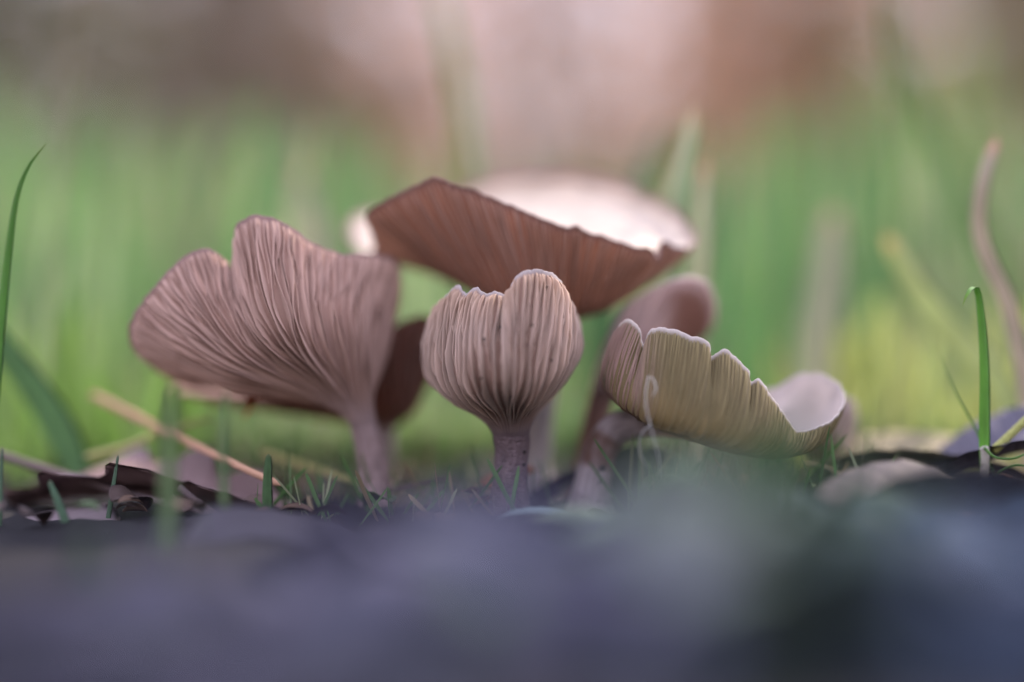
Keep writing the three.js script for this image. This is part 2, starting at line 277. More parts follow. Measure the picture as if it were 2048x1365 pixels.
mushroom({
  label: 'pale little mushroom mostly hidden behind the bowl of the tipped mushroom', seed: 83,
  stem: [[1645, 1000, 36, 2.4], [1648, 960, 36, 2.2], [1650, 922, 36, 2.3]], rise: 0.3,
  tone: C(0.55, 0.46, 0.42), top: C(0.62, 0.54, 0.5), rimColor: C(0.66, 0.6, 0.58), through: 0.3,
  keys: [[1712, 830, 36, 1690, 895, 36], [1704, 800, 30, 1676, 890, 31], [1660, 800, 27, 1650, 885, 28], [1610, 810, 30, 1612, 888, 31], [1590, 820, 38, 1604, 890, 38], [1620, 820, 46, 1625, 885, 44], [1680, 815, 44, 1675, 888, 42]],
  gills: { n: 28, mult: 2, depth: 0.9, seg: 10 }, tn: 180,
});

// ------------------------------------------------------------------ grass blades one can tell apart
const bladeMats = {};
function bladeMat(r, g, b, k = 0.35) { return bladeMats[[r, g, b, k]] ??= mat(C(r, g, b), { vertexColors: true, ...thin(k), bumpMap: fibreTex, bumpScale: 0.00014 }); }
/** closed blade: keeled cross-section swept along pts (photo pixel, photo pixel, mm behind the sharp plane), width in mm at its widest */
function bladeGeo(pts, w, { taper = 0.9, face = 0, twist = 0, keel = 0.22, rootW = 0.55, blunt = 0 } = {}) {
  const c = new THREE.CatmullRomCurve3(pts), n = 28, cols = 7;
  return gridGeo(n + 1, cols, (i, j) => {
    const s = i / n, p = c.getPointAt(s), tan = c.getTangentAt(s), a = face + twist * s, ref = V(Math.cos(a), 0, Math.sin(a));
    const side = ref.addScaledVector(tan, -ref.dot(tan)).normalize(), nor = tan.clone().cross(side);
    const ww = w / 2000 * Math.max(blunt ? 0.5 * sst(0, 0.03, 1 - s) : 0.02, Math.pow(Math.max(0, 1 - Math.pow(s, 2.2)), taper) * lerp(rootW, 1, sst(0, 0.35, s)));
    const x = [-1, -0.5, 0, 0.5, 1, 0, -1][j], y = [0, -0.6, -1, -0.6, 0, -0.55, 0][j];
    return { p: p.addScaledVector(side, x * ww).addScaledVector(nor, y * ww * keel + (j === 5 ? 1 : 0) * ww * 0.08), c: C(1, 1, 1).multiplyScalar(0.92 + 0.3 * N(s * 9, j * 0.7, w)).lerp(C(1.7, 1.05, 1.1), sst(0.93, 0.99, s) * 0.8).lerp(C(1.5, 1.15, 1.6), 0.5 * (1 - sst(0, 0.2, s))) };
  }, [1, 5]);
}
function blade(label, pts, w, m, opt = {}) {
  const q = pts.map(a => W(...a));
  if (q[0].y > groundY(q[0].x, q[0].z) + 0.002) q.unshift(V(q[0].x + (q[0].x - q[1].x) * 0.3, groundY(q[0].x, q[0].z) - 0.001, q[0].z));
  const root = q[0].clone();
  const o = mesh('grass_sprout', bladeGeo(q.map(p => p.sub(root)), w, opt), m); o.position.copy(root);
  return tag(o, label, opt.category ?? 'grass', opt.group);
}
const GREEN = bladeMat(0.15, 0.34, 0.07, 0.5), PALE = bladeMat(0.2, 0.3, 0.14), BLUISH = bladeMat(0.12, 0.22, 0.13), TAN = bladeMat(0.5, 0.44, 0.33, 0.4), STRAW = bladeMat(0.5, 0.42, 0.18, 0.3), YELLOW = bladeMat(0.5, 0.58, 0.26, 0.45), WHITISH = bladeMat(0.5, 0.5, 0.36, 0.35);
blade('sharp green grass blade curving up along the left edge of the picture', [[-26, 1020, 3], [-14, 830, 3], [2, 640, 3], [17, 500, 3], [34, 390, 2], [58, 330, 1], [94, 285, 0]], 2.1, GREEN, { taper: 0.75 });
blade('broad blurred green blade sloping from the left edge down to the litter', [[165, 960, 42], [115, 850, 42], [25, 720, 42], [-80, 590, 42]], 9, bladeMat(0.15, 0.3, 0.12), { taper: 0.5, face: 0.4 });
blade('thin upright sprout sharpest of the small shoots at lower left', [[208, 1085, -3], [222, 1000, -3], [236, 910, -3]], 0.95, BLUISH, { taper: 0.4, blunt: 1 });
blade('small sprout leaning left at the far lower left', [[140, 1075, -16], [122, 1020, -15], [98, 962, -14]], 1.6, BLUISH, { taper: 0.4, blunt: 1 });
blade('short blunt sprout standing right of the red straw end', [[535, 1015, -7], [535, 960, -7], [537, 908, -7]], 1.9, bladeMat(0.09, 0.18, 0.07), { taper: 0.3, blunt: 1 });
blade('tall hazy pale sprout below the left tip of the large leaning mushroom', [[338, 1120, -44], [338, 930, -44], [342, 768, -44]], 2.5, PALE, { taper: 0.3, blunt: 1 });
blade('narrow hazy sprout reaching the underside of the large leaning mushroom', [[452, 1090, -30], [447, 930, -30], [452, 780, -30]], 1.4, PALE, { taper: 0.3, blunt: 1 });
blade('pale sprout cut by the left edge of the picture near the litter', [[-2, 1100, -10], [0, 1000, -10], [4, 895, -10]], 0.9, BLUISH, { taper: 0.4, blunt: 1 });
blade('bright green blade with folded tip near the right edge', [[1969, 985, 2], [1970, 860, 2], [1970, 740, 2], [1964, 640, 2], [1956, 582, 1], [1948, 574, -1], [1934, 590, -3], [1926, 612, -4]], 2.2, bladeMat(0.18, 0.40, 0.07, 0.5), { taper: 0.6, rootW: 0.4 });
blade('thin dark green blade crossing behind the folded bright blade at right', [[2004, 1000, 6], [1962, 880, 6], [1915, 790, 7], [1872, 690, 9]], 0.6, GREEN);
blade('tan withered blade with a kink rising at the right edge', [[2052, 760, 30], [2036, 680, 30], [2014, 600, 30], [1974, 510, 30], [1958, 450, 30], [1966, 370, 30], [1995, 275, 34]], 3.7, TAN, { taper: 0.22, keel: 0.12, rootW: 0.6 });
blade('wide pale tan blade standing blurred above the tipped mushroom', [[1650, 900, 120], [1632, 720, 120], [1652, 580, 120], [1668, 420, 120]], 9, WHITISH, { taper: 0.25 });
blade('yellow green blade leaning left behind the folded bright blade', [[2010, 790, 60], [1930, 690, 60], [1850, 600, 60], [1770, 470, 60]], 7, YELLOW, { taper: 0.3 });
blade('tall pale green blade rising behind the broadest mushroom', [[940, 900, 150], [942, 500, 150], [930, 230, 150], [870, -60, 155]], 5.5, bladeMat(0.26, 0.40, 0.14), { taper: 0.4 });
blade('bright upright blade behind the right end of the white cap', [[1320, 800, 62], [1345, 480, 62], [1390, 215, 62]], 5, bladeMat(0.46, 0.58, 0.36), { taper: 0.3 });
blade('darker slanting blade left of the bright upright one behind the white cap', [[1200, 800, 110], [1260, 420, 110], [1335, 240, 110]], 6, bladeMat(0.08, 0.2, 0.08), { taper: 0.4 });
blade('short whitish blade at the right tip of the white cap', [[1395, 700, 62], [1404, 480, 62], [1408, 320, 62]], 3.4, bladeMat(0.66, 0.66, 0.48), { taper: 0.3 });
blade('arched blade bending over above the left mushroom', [[380, 700, 150], [400, 420, 150], [450, 280, 150], [520, 250, 150], [590, 310, 150], [620, 430, 150]], 4.5, bladeMat(0.28, 0.36, 0.18), { taper: 0.5 });
blade('pale blurred blade seen between the arched blade and the left mushroom', [[660, 800, 120], [640, 520, 120], [600, 330, 120]], 8, WHITISH, { taper: 0.4 });
blade('tall faint tan stalk at the upper left corner', [[70, 700, 140], [120, 260, 140], [170, -60, 140]], 2, TAN, { taper: 0.3 });
blade('tall green blade leaning right at the right edge above the kinked one', [[2040, 640, 150], [1930, 380, 150], [1800, 120, 150], [1780, -60, 150]], 5, bladeMat(0.14, 0.28, 0.08), { taper: 0.4 });
blade('blurred green blade leaning across the foot of the tipped mushroom', [[1480, 1160, -75], [1500, 1020, -75], [1560, 880, -75], [1640, 800, -75]], 3.5, bladeMat(0.055, 0.11, 0.04, 0.12), { taper: 0.5 });
blade('blurred green blade arching low before the tipped mushroom', [[1210, 1200, -62], [1270, 1020, -62], [1360, 935, -62], [1460, 960, -60], [1520, 1060, -58]], 3, bladeMat(0.055, 0.11, 0.04, 0.12), { taper: 0.5 });
blade('curved pale stalk on the ground under the tipped mushroom', [[1300, 960, 4], [1380, 965, 2], [1440, 1010, -2], [1500, 1060, -4]], 1.6, bladeMat(0.2, 0.28, 0.14), { taper: 0.4 });
blade('thin straw bent down beside the tipped mushroom', [[1720, 1000, 6], [1660, 940, 8], [1560, 930, 10], [1500, 975, 10]], 0.9, bladeMat(0.3, 0.26, 0.16), { taper: 0.5 });

// fibres of old web hanging on the tipped mushroom
function strand(name, label, category, pts, r, m, opt = {}) {
  const q = pts.map(a => W(...a)), root = q[0].clone(), c = new THREE.CatmullRomCurve3(q.map(p => p.sub(root))), n = opt.n ?? 40, cols = opt.cols ?? 9;
  const fr = c.computeFrenetFrames(n);
  const g = gridGeo(n + 1, cols, (i, j) => {
    const s = i / n, a = j / (cols - 1) * Math.PI * 2, rr = r / 1000 * (opt.round ? 1 : lerp(1, opt.end ?? 0.6, s)) * (1 + (opt.rough ?? 0.15) * N(s * 14, Math.cos(a) * 1.5 + r * 9, Math.sin(a) * 1.5)) * (i === 0 || i === n ? 0.15 : 1);
    return { p: c.getPointAt(s).addScaledVector(fr.normals[i], Math.cos(a) * rr).addScaledVector(fr.binormals[i], Math.sin(a) * rr * (opt.flat ?? 1)) };
  }, [1, 6]);
  const o = mesh(name, weld(g, n + 1, cols), m); o.position.copy(root);
  return tag(o, label, category, opt.group);
}
const webMat = mat(C(0.75, 0.76, 0.74), { ...thin(0.4) });
strand('fibre_strand', 'pale looped fibre clinging to the gills of the tipped mushroom', 'fibre', [[1305, 795, -15], [1312, 775, -15], [1300, 752, -14], [1293, 775, -15], [1292, 810, -16], [1303, 860, -17], [1316, 910, -16], [1322, 960, -12]], 0.07, webMat);
strand('fibre_strand', 'fainter fibre hanging below the tipped mushroom on its left', 'fibre', [[1300, 850, -15], [1282, 870, -15], [1280, 905, -15], [1295, 935, -14]], 0.045, webMat);
strand('fibre_strand', 'straight thin fibre slanting over the ground at lower right', 'fibre', [[1360, 1020, -18], [1410, 998, -18], [1460, 975, -17]], 0.06, webMat);

// ------------------------------------------------------------------ stalks, twigs, straws on the litter
const strawM = mat(C(0.55, 0.33, 0.22), { bumpMap: fibreTex, bumpScale: 0.0002 }), greyTwigM = mat(C(0.17, 0.13, 0.13), { bumpMap: fibreTex, bumpScale: 0.0004 }), yellowStrawM = mat(C(0.44, 0.42, 0.18), { bumpMap: fibreTex, bumpScale: 0.0002 }), blueTwigM = mat(C(0.3, 0.36, 0.36)), redM = mat(C(0.5, 0.24, 0.18), { bumpMap: fibreTex, bumpScale: 0.0003 });
strand('straw_stalk', 'long orange straw sloping down under the left mushroom', 'straw', [[180, 788, 40], [330, 862, 24], [440, 915, 8], [510, 948, 2], [565, 972, 0]], 0.85, strawM, { flat: 0.7, end: 0.8 });
strand('straw_stalk', 'pale straw lying across the orange one at left', 'straw', [[170, 915, 26], [260, 890, 26], [350, 855, 28], [430, 835, 30]], 0.9, yellowStrawM, { flat: 0.7 });
strand('straw_stalk', 'yellow straw reaching the foot of the left mushroom', 'straw', [[520, 905, 30], [600, 930, 26], [680, 955, 20], [740, 980, 16]], 0.9, yellowStrawM, { flat: 0.7 });
strand('straw_stalk', 'yellow straw leaning against the right edge of the picture', 'straw', [[1985, 905, 4], [2020, 872, 4], [2062, 832, 4]], 1.3, mat(C(0.4, 0.42, 0.14), { bumpMap: fibreTex, bumpScale: 0.0004 }), { flat: 0.6, end: 0.9 });
strand('twig', 'dark twig lying on the litter at far left', 'twig', [[-20, 905, 22], [110, 945, 16], [260, 990, 6], [420, 1028, -2]], 0.9, greyTwigM);
strand('twig', 'short dark twig sloping right beneath the orange straw', 'twig', [[355, 975, 2], [400, 1008, 0], [440, 1034, -2]], 0.7, greyTwigM);
strand('twig', 'pale blue-grey twig lying blurred in front of the middle mushroom', 'twig', [[1225, 1120, -30], [1300, 1085, -28], [1382, 1042, -26]], 1.0, blueTwigM, { rough: 0.3 });
strand('twig', 'thin brown twig on the litter between left and middle mushrooms', 'twig', [[770, 985, 14], [850, 968, 14], [905, 955, 16]], 0.5, greyTwigM);
strand('jointed_straw', 'pale jointed stem under the folded bright blade at right', 'grass stem', [[1969, 1010, 2], [1970, 950, 2], [1970, 905, 2], [1968, 892, 2]], 0.75, mat(C(0.4, 0.38, 0.32)), { end: 1.1 });
strand('tendril', 'thin green tendril curving off the jointed stem at right', 'grass stem', [[1968, 895, 1], [1990, 915, 0], [2025, 918, -1], [2060, 905, -1]], 0.28, GREEN);
strand('tendril', 'low thin green tendril curling at the lower right edge', 'grass stem', [[1980, 980, 0], [1998, 948, 0], [2030, 932, -1], [2065, 935, -1]], 0.3, GREEN);

// ------------------------------------------------------------------ fallen leaves
function leafGeo(len, wid, o) {
  const R = rng(o.seed), nv = 26, nw = 18, ph = R() * 20, lobes = o.lobes ?? 0;
  const f = (s, x, lift) => {
    let half = Math.pow(Math.sin(Math.PI * clamp(0.02 + 0.96 * Math.pow(s, 0.85))), 0.75) * wid / 2;
    if (lobes) half *= 0.78 + 0.22 * Math.cos(s * lobes * Math.PI * 2 + ph);
    const xx = x * half, bend = (o.curl ?? 0.6) * (s - 0.5), y = (o.fold ?? 0.35) * Math.abs(xx) - (o.cup ?? 0) * xx * xx / wid * 4 + 0.06 * wid * N(s * 3 + ph, x * 1.6, 2) + 0.006 * wid * Math.cos((s * 9 - Math.abs(x) * 1.6) * Math.PI * 2) * Math.abs(x);
    const r = len / (o.curl || 1e-3), yy = o.curl ? r * (1 - Math.cos(bend)) : 0, zz = o.curl ? r * Math.sin(bend) : (s - 0.5) * len;
    return V(xx, (o.flip ? -1 : 1) * (y + yy * (o.curlSign ?? 1)) + lift, zz);
  };
  const cols = nw * 2 + 1;
  return weld(gridGeo(nv + 1, cols, (i, j) => { const s = i / nv, under = j > nw, x = under ? 1 - (j - nw) / nw * 2 : -1 + j / nw * 2; return { p: f(s, x, under ? -0.0003 : 0) }; }, [1, 1]), nv + 1, cols);
}
function deadLeaf(label, at, len, wid, rot, color, o = {}) {
  const p = W(...at), t = thing('fallen_leaf', label, 'leaf', p);
  t.rotation.set(...rot, 'YXZ');
  const m = mat(C(...color), { bumpMap: veinTex, bumpScale: 0.0006, roughness: o.rough ?? 0.75, ...(o.through ? thin(o.through) : {}) });
  mesh('leaf_blade', leafGeo(len / 1000, wid / 1000, { seed: 1, ...o }), m, t);
  const r = len / 1000 / (o.curl || 0.6), pts = [];
  for (let i = 0; i <= 8; i++) { const s = i / 8 * 1.25 - 0.25, b = (o.curl ?? 0.6) * (s - 0.5); pts.push(V(0, (o.flip ? -1 : 1) * r * (1 - Math.cos(b)) * (o.curlSign ?? 1) - 0.0004, r * Math.sin(b))); }
  mesh('leaf_midrib', new THREE.TubeGeometry(new THREE.CatmullRomCurve3(pts), 20, Math.max(0.0003, len * 0.000011), 6), mat(C(...color.map(c => c * 1.25))), t);
  return t;
}
deadLeaf('dark brown fallen leaf lying under the left mushroom', [300, 985, 16], 58, 40, [0.03, 1.3, 0.04], [0.21, 0.145, 0.14], { seed: 13, curl: 0.5, curlSign: -1, lobes: 4 });
deadLeaf('dark fallen leaf on the litter at the left edge', [40, 1075, -8], 50, 34, [0.05, 0.6, -0.04], [0.16, 0.125, 0.13], { seed: 15, curl: 0.6, curlSign: -1 });
deadLeaf('grey brown fallen leaf in front of the foot of the left mushroom', [640, 1120, -38], 46, 36, [0.1, 2.2, 0.05], [0.06, 0.055, 0.065], { seed: 17, curl: 0.7, curlSign: -1 });
deadLeaf('orange brown fallen leaf behind the foot of the middle mushroom', [990, 985, 18], 17, 13, [-0.75, 1.45, 0.15], [0.48, 0.2, 0.11], { seed: 19, curl: 0.8, curlSign: -1, through: 0.3 });
deadLeaf('black brown fallen leaf between the middle and the tipped mushroom', [1110, 990, 22], 24, 16, [-0.6, 1.5, 0], [0.05, 0.04, 0.05], { seed: 21, curl: 0.5, curlSign: -1 });
deadLeaf('dark green leaf under the tipped mushroom', [1275, 985, 22], 22, 22, [-1.0, 0.2, 0], [0.05, 0.09, 0.05], { seed: 23, curl: 0.5, curlSign: -1 });
deadLeaf('violet fallen leaf at the right edge behind the jointed stem', [2010, 905, 14], 40, 26, [-0.35, 1.1, 0.25], [0.085, 0.078, 0.105], { seed: 25, curl: 0.7, curlSign: -1, rough: 0.5 });
deadLeaf('brown fallen leaf lying before the jointed stem at right', [1890, 1000, -34], 46, 32, [0.1, 1.8, -0.05], [0.07, 0.056, 0.062], { seed: 27, curl: 0.8, curlSign: -1 });
deadLeaf('blue green leaf lying across the foot of the middle mushroom', [1110, 1036, -22], 22, 9, [0.1, 1.5, 0.03], [0.22, 0.30, 0.30], { seed: 29, curl: 0.7, curlSign: -1 });
deadLeaf('small rust red leaf scrap caught beneath the left mushroom', [512, 780, 24], 8, 5, [-1.3, 1.5, 0], [0.42, 0.13, 0.06], { seed: 31, curl: 0.6, through: 0.3 });
deadLeaf('yellow green round leaf glowing blurred at right', [1770, 740, 150], 30, 28, [-1.15, 0.3, 0], [0.6, 0.64, 0.3], { seed: 33, curl: 0.4, through: 0.5 });
deadLeaf('mossy brown fallen leaf behind the tipped mushroom at right', [1800, 930, 30], 48, 30, [-0.1, 1.4, 0.05], [0.2, 0.17, 0.1], { seed: 35, curl: 0.9, curlSign: -1 });

{ // heap of fallen leaves close before the lens, all melted into one blur
  const R = rng(909), n = 210, base = [leafGeo(0.034, 0.023, { seed: 61, curl: 0.9, curlSign: -1 }), leafGeo(0.03, 0.022, { seed: 62, curl: 1.3, curlSign: -1, lobes: 4 })], q = new THREE.Quaternion(), e = new THREE.Euler(), m4 = new THREE.Matrix4();
  base.forEach((g, kk) => {
    const im = shadowed(new THREE.InstancedMesh(g, mat(C(1, 1, 1), { roughness: 0.95, specularIntensity: 0.15, bumpMap: veinTex, bumpScale: 0.0006 }), n));
    for (let i = 0; i < n; i++) {
      const px = -200 + 2450 * R(), left = 1 - sst(520, 820, px), d = lerp(0.05, 0.115, left) + lerp(0.115, 0.085, left) * R(), crest = px < 1250 ? lerp(1135, 1300, left) : lerp(1115, 1065, sst(1450, 1650, px));
      const lo = W(px, crest + 70, d * -1000), x = lo.x, z = d, floor = groundY(x, z) + 0.002, y = floor + Math.max(0, lo.y - floor) * Math.pow(R(), 0.5), s = (0.6 + 0.6 * R()) * (1 - 0.25 * left), tilt = 0.7 - 0.45 * left;
      e.set((R() - 0.5) * tilt, R() * 6.3, (R() - 0.5) * tilt); q.setFromEuler(e); m4.compose(V(x, y, z), q, V(s, s, s)); im.setMatrixAt(i, m4);
      const k = R(), c = k < 0.3 ? C(0.03, 0.03, 0.045) : k < 0.62 ? C(0.066, 0.067, 0.108) : k < 0.8 ? C(0.088, 0.086, 0.13) : C(0.05, 0.07, 0.08);  // violet and blue tones hold sky sheen mixed into the leaf colours
      if (px > 1180) c.lerp(px < 1850 ? C(0.08, 0.115, 0.078) : C(0.06, 0.085, 0.13), 0.45 + 0.55 * R()); c.multiplyScalar(lerp(1.4, 0.75, left));
      im.setColorAt(i, c);
    }
    im.name = ['foreground_leaves', 'foreground_lobed_leaves'][kk]; scene.add(im); tag(im, ['heap of dark grey fallen leaves coloured with violet sky sheen, blurred along the bottom', 'lobed dark fallen leaves mixed into the blurred heap along the bottom'][kk], 'leaf litter'); im.userData.kind = 'stuff';
  });
}
// leaf crumbs and broken stalks that cover the soil
{
  const R = rng(404), base = leafGeo(0.014, 0.008, { seed: 41, curl: 0.9, curlSign: -1 }), n = 1300, im = shadowed(new THREE.InstancedMesh(base, mat(C(1, 1, 1), { roughness: 0.8 }), n)), m4 = new THREE.Matrix4(), q = new THREE.Quaternion(), e = new THREE.Euler();
  for (let i = 0; i < n; i++) {
    const z = 0.03 - 0.55 * R(), x = (R() - 0.5) * (0.35 + Math.max(0, 0.1 - z) * 0.9), s = 0.25 + 0.75 * R() * R();
    e.set((R() - 0.5) * 0.8, R() * 6.3, (R() - 0.5) * 0.8); q.setFromEuler(e);
    m4.compose(V(x, groundY(x, z) + 0.0015 + 0.0025 * R(), z), q, V(s, s, s)); im.setMatrixAt(i, m4);
    const k = R(), b = 0.7 + 0.6 * R(); im.setColorAt(i, (k < 0.6 ? C(0.075, 0.052, 0.046) : k < 0.8 ? C(0.12, 0.078, 0.056) : k < 0.92 ? C(0.2, 0.105, 0.065) : C(0.07, 0.10, 0.05)).multiplyScalar(b));
  }
  im.name = 'leaf_litter'; scene.add(im); tag(im, 'brown crumbs of fallen leaves covering the soil between the mushrooms', 'leaf litter'); im.userData.kind = 'stuff';
}
// fine short grass and moss threads between the stems
{
  const R = rng(333), g = bladeGeo([V(0, 0, 0), V(0.08, 0.4, 0), V(0.3, 0.75, 0), V(0.7, 0.95, 0)], 1000, { taper: 0.6 }), n = 900, im = shadowed(new THREE.InstancedMesh(g, mat(C(1, 1, 1), thin(0.4)), n)), m4 = new THREE.Matrix4(), q = new THREE.Quaternion(), e = new THREE.Euler();
  for (let i = 0; i < n; i++) {
    const z = 0.008 - 0.14 * R(), under = R() < 0.55, px = under ? 1250 + 540 * R() : 500 + 630 * R(), b = W(px, 1000, -z * 1000); b.y = groundY(b.x, z);
    const h = (under ? 0.005 + 0.012 * R() : 0.003 + 0.009 * R()), w = 0.0003 + 0.0006 * R(), t = R();
    e.set((R() - 0.5) * 1.6, R() * 6.3, (R() - 0.5) * 1.6); q.setFromEuler(e); m4.compose(b, q, V(Math.max(w, 0.0004), h, w)); im.setMatrixAt(i, m4);
    im.setColorAt(i, (t < 0.25 ? C(0.34, 0.28, 0.17) : t < 0.45 ? C(0.28, 0.32, 0.18) : C(0.11, 0.22, 0.07)).multiplyScalar(0.7 + 0.6 * R()));
  }
  im.name = 'fine_grass'; scene.add(im); tag(im, 'fine short grass and moss threads around the mushroom stems', 'grass'); im.userData.kind = 'stuff';
}
// grass close before the lens, a soft green veil in the photograph
{
  const R = rng(515), g = bladeGeo([V(0, 0, 0), V(0.04, 0.4, 0), V(0.16, 0.75, 0), V(0.42, 1, 0)], 1000, { taper: 0.6 }), n = 110, im = shadowed(new THREE.InstancedMesh(g, mat(C(1, 1, 1), thin(0.2)), n)), m4 = new THREE.Matrix4(), q = new THREE.Quaternion(), e = new THREE.Euler();
  for (let i = 0; i < n; i++) {
    const left = i < 10, d = -(0.04 + 0.085 * R()), px = left ? 80 + 480 * R() : 1180 + 620 * (R() + R()) / 2, b = W(px, 1010, d * 1000), z = b.z;
    b.y = groundY(b.x, z);
    const topY = left ? W(0, 1075 - 20 * R(), d * 1000).y : W(0, 850 + 200 * R() + Math.abs(px - 1480) * 0.2, d * 1000).y, h = Math.max(0.006, topY - b.y), w = 0.0009 + 0.0009 * R();
    e.set((R() - 0.5) * 0.9, R() * 6.3, (R() - 0.5) * 1.1); q.setFromEuler(e); m4.compose(b, q, V(w, h, w)); im.setMatrixAt(i, m4); im.setColorAt(i, C(0.07, 0.13, 0.06).multiplyScalar(0.6 + 0.7 * R()));
  }
  im.name = 'foreground_grass'; scene.add(im); tag(im, 'out of focus short green grass close before the tipped mushroom', 'grass'); im.userData.kind = 'stuff';
}
// the lawn behind
{
  const R = rng(77);
  function unit(bend) { const g = bladeGeo([V(0, 0, 0), V(0.02 * bend, 0.4, 0), V(0.12 * bend, 0.75, 0), V(0.36 * bend, 1, 0)], 1000, { taper: 0.7, keel: 0.2 }); return g; }
  const kinds = [unit(0.3), unit(0.9), unit(1.5)], n = 9000;
  kinds.forEach((g, k) => {
    const im = shadowed(new THREE.InstancedMesh(g, mat(C(1, 1, 1), thin(0.42)), n)), m4 = new THREE.Matrix4(), q = new THREE.Quaternion(), e = new THREE.Euler();
    for (let i = 0; i < n; i++) {
      const d = 0.11 + 3.6 * Math.pow(R(), 2.3), z = -d, x = (R() - 0.5) * 2 * (0.24 + 0.56 * d), px = project(V(x, 0, z))[0];
      const mid = Math.exp(-Math.pow((px - 1060) / 330, 2)), clump = 0.5 + 0.5 * N(x * 9, z * 9, 3);
      let h = (0.06 + 0.085 * Math.pow(R(), 1.2)) * (0.75 + 0.5 * clump) * (1 - 0.3 * mid) * sst(0.06, 0.5, d) * (1 + 0.15 * Math.min(d, 2));
      h = Math.max(h, 0.012);
      const w = (0.0016 + 0.0022 * R()) * (1 + 0.5 * Math.min(d, 2));
      e.set((R() - 0.5) * 0.5, R() * 6.3, (R() - 0.5) * 0.5); q.setFromEuler(e);
      m4.compose(V(x, groundY(x, z) - 0.001, z), q, V(h * (0.5 + 0.7 * R()) * 0 + w, h, w)); im.setMatrixAt(i, m4);
      const t = R(), b = 0.75 + 0.5 * R() + 0.25 * N(x * 5, z * 5, 11), warm = N(x * 3, z * 3, 21);
      const clumpTone = N(x * 7, z * 7, 31); const c = t < 0.1 ? C(0.5, 0.42, 0.3) : t < 0.3 ? C(0.5, 0.6, 0.28) : C(0.25 + 0.12 * warm + 0.16 * clumpTone, 0.42 + 0.16 * clumpTone, 0.165);
      im.setColorAt(i, c.multiplyScalar(b));
    }
    im.name = ['short_grass', 'bent_grass', 'curled_grass'][k]; scene.add(im);
    tag(im, ['straight green grass of the lawn behind the mushrooms', 'gently bent green grass of the lawn behind the mushrooms', 'strongly curled green grass of the lawn behind the mushrooms'][k], 'grass'); im.userData.kind = 'stuff';
  });
}
{ // taller loose blades standing at the near edge of the lawn
  const R = rng(678), g = bladeGeo([V(0, 0, 0), V(0.03, 0.4, 0), V(0.14, 0.75, 0), V(0.4, 1, 0)], 1000, { taper: 0.6, keel: 0.2 }), n = 520, im = shadowed(new THREE.InstancedMesh(g, mat(C(1, 1, 1), thin(0.45)), n)), m4 = new THREE.Matrix4(), q = new THREE.Quaternion(), e = new THREE.Euler();
  for (let i = 0; i < n; i++) {
    const low = i < 170, d = low ? 0.06 + 0.1 * R() : 0.13 + 0.4 * R(), px = low ? (R() < 0.6 ? -60 + 480 * R() : 1560 + 500 * R()) : -150 + 2350 * R(), b = W(px, 900, d * 1000);
    b.y = groundY(b.x, b.z) - 0.001;
    const mid = Math.exp(-Math.pow((px - 1060) / 330, 2)), h = low ? 0.014 + 0.028 * R() : (0.04 + 0.065 * R()) * (1 - 0.35 * mid), w = 0.0018 + 0.0026 * R(), t = R();
    e.set((R() - 0.5) * 0.5, R() * 6.3, (R() - 0.5) * 0.55); q.setFromEuler(e); m4.compose(b, q, V(w, h, w)); im.setMatrixAt(i, m4);
    const c = low ? (px < 500 ? C(0.34, 0.5, 0.14) : C(0.6, 0.64, 0.26)) : t < 0.34 ? C(0.58, 0.68, 0.4) : t < 0.48 ? C(0.66, 0.62, 0.45) : t < 0.7 ? C(0.1, 0.22, 0.1) : C(0.2, 0.42, 0.14);  // palest blade colours stand in for bright highlights in the blur
    im.setColorAt(i, c.multiplyScalar(0.75 + 0.5 * R()));
  }
  im.name = 'tall_grass'; scene.add(im); tag(im, 'taller loose grass rising at the near edge of the lawn', 'grass'); im.userData.kind = 'stuff';
}
// ------------------------------------------------------------------ shrubs and trees beyond the lawn
const barkMat = mat(C(0.22, 0.2, 0.16), { bumpMap: fibreTex, bumpScale: 0.01 });
function limb(a, b, r0, r1, seed) {
  const mid = a.clone().lerp(b, 0.5).add(V(0.08 * N(seed, 1), 0.02, 0.08 * N(seed, 5)).multiplyScalar(a.distanceTo(b))), c = new THREE.CatmullRomCurve3([a, mid, b]), f = c.computeFrenetFrames(10);
  return weld(gridGeo(11, 11, (i, j) => { const s = i / 10, an = j / 10 * Math.PI * 2, r = lerp(r0, r1, s) * (1 + 0.12 * N(s * 5, Math.cos(an) * 2 + seed, Math.sin(an) * 2)); return { p: c.getPointAt(s).addScaledVector(f.normals[i], Math.cos(an) * r).addScaledVector(f.binormals[i], Math.sin(an) * r) }; }, [1, 3]), 11, 11);
}
const leafUnit = leafGeo(1, 0.62, { seed: 51, curl: 0.7 });
const shrubLeaf = mat(C(1, 1, 1), thin(0.45));
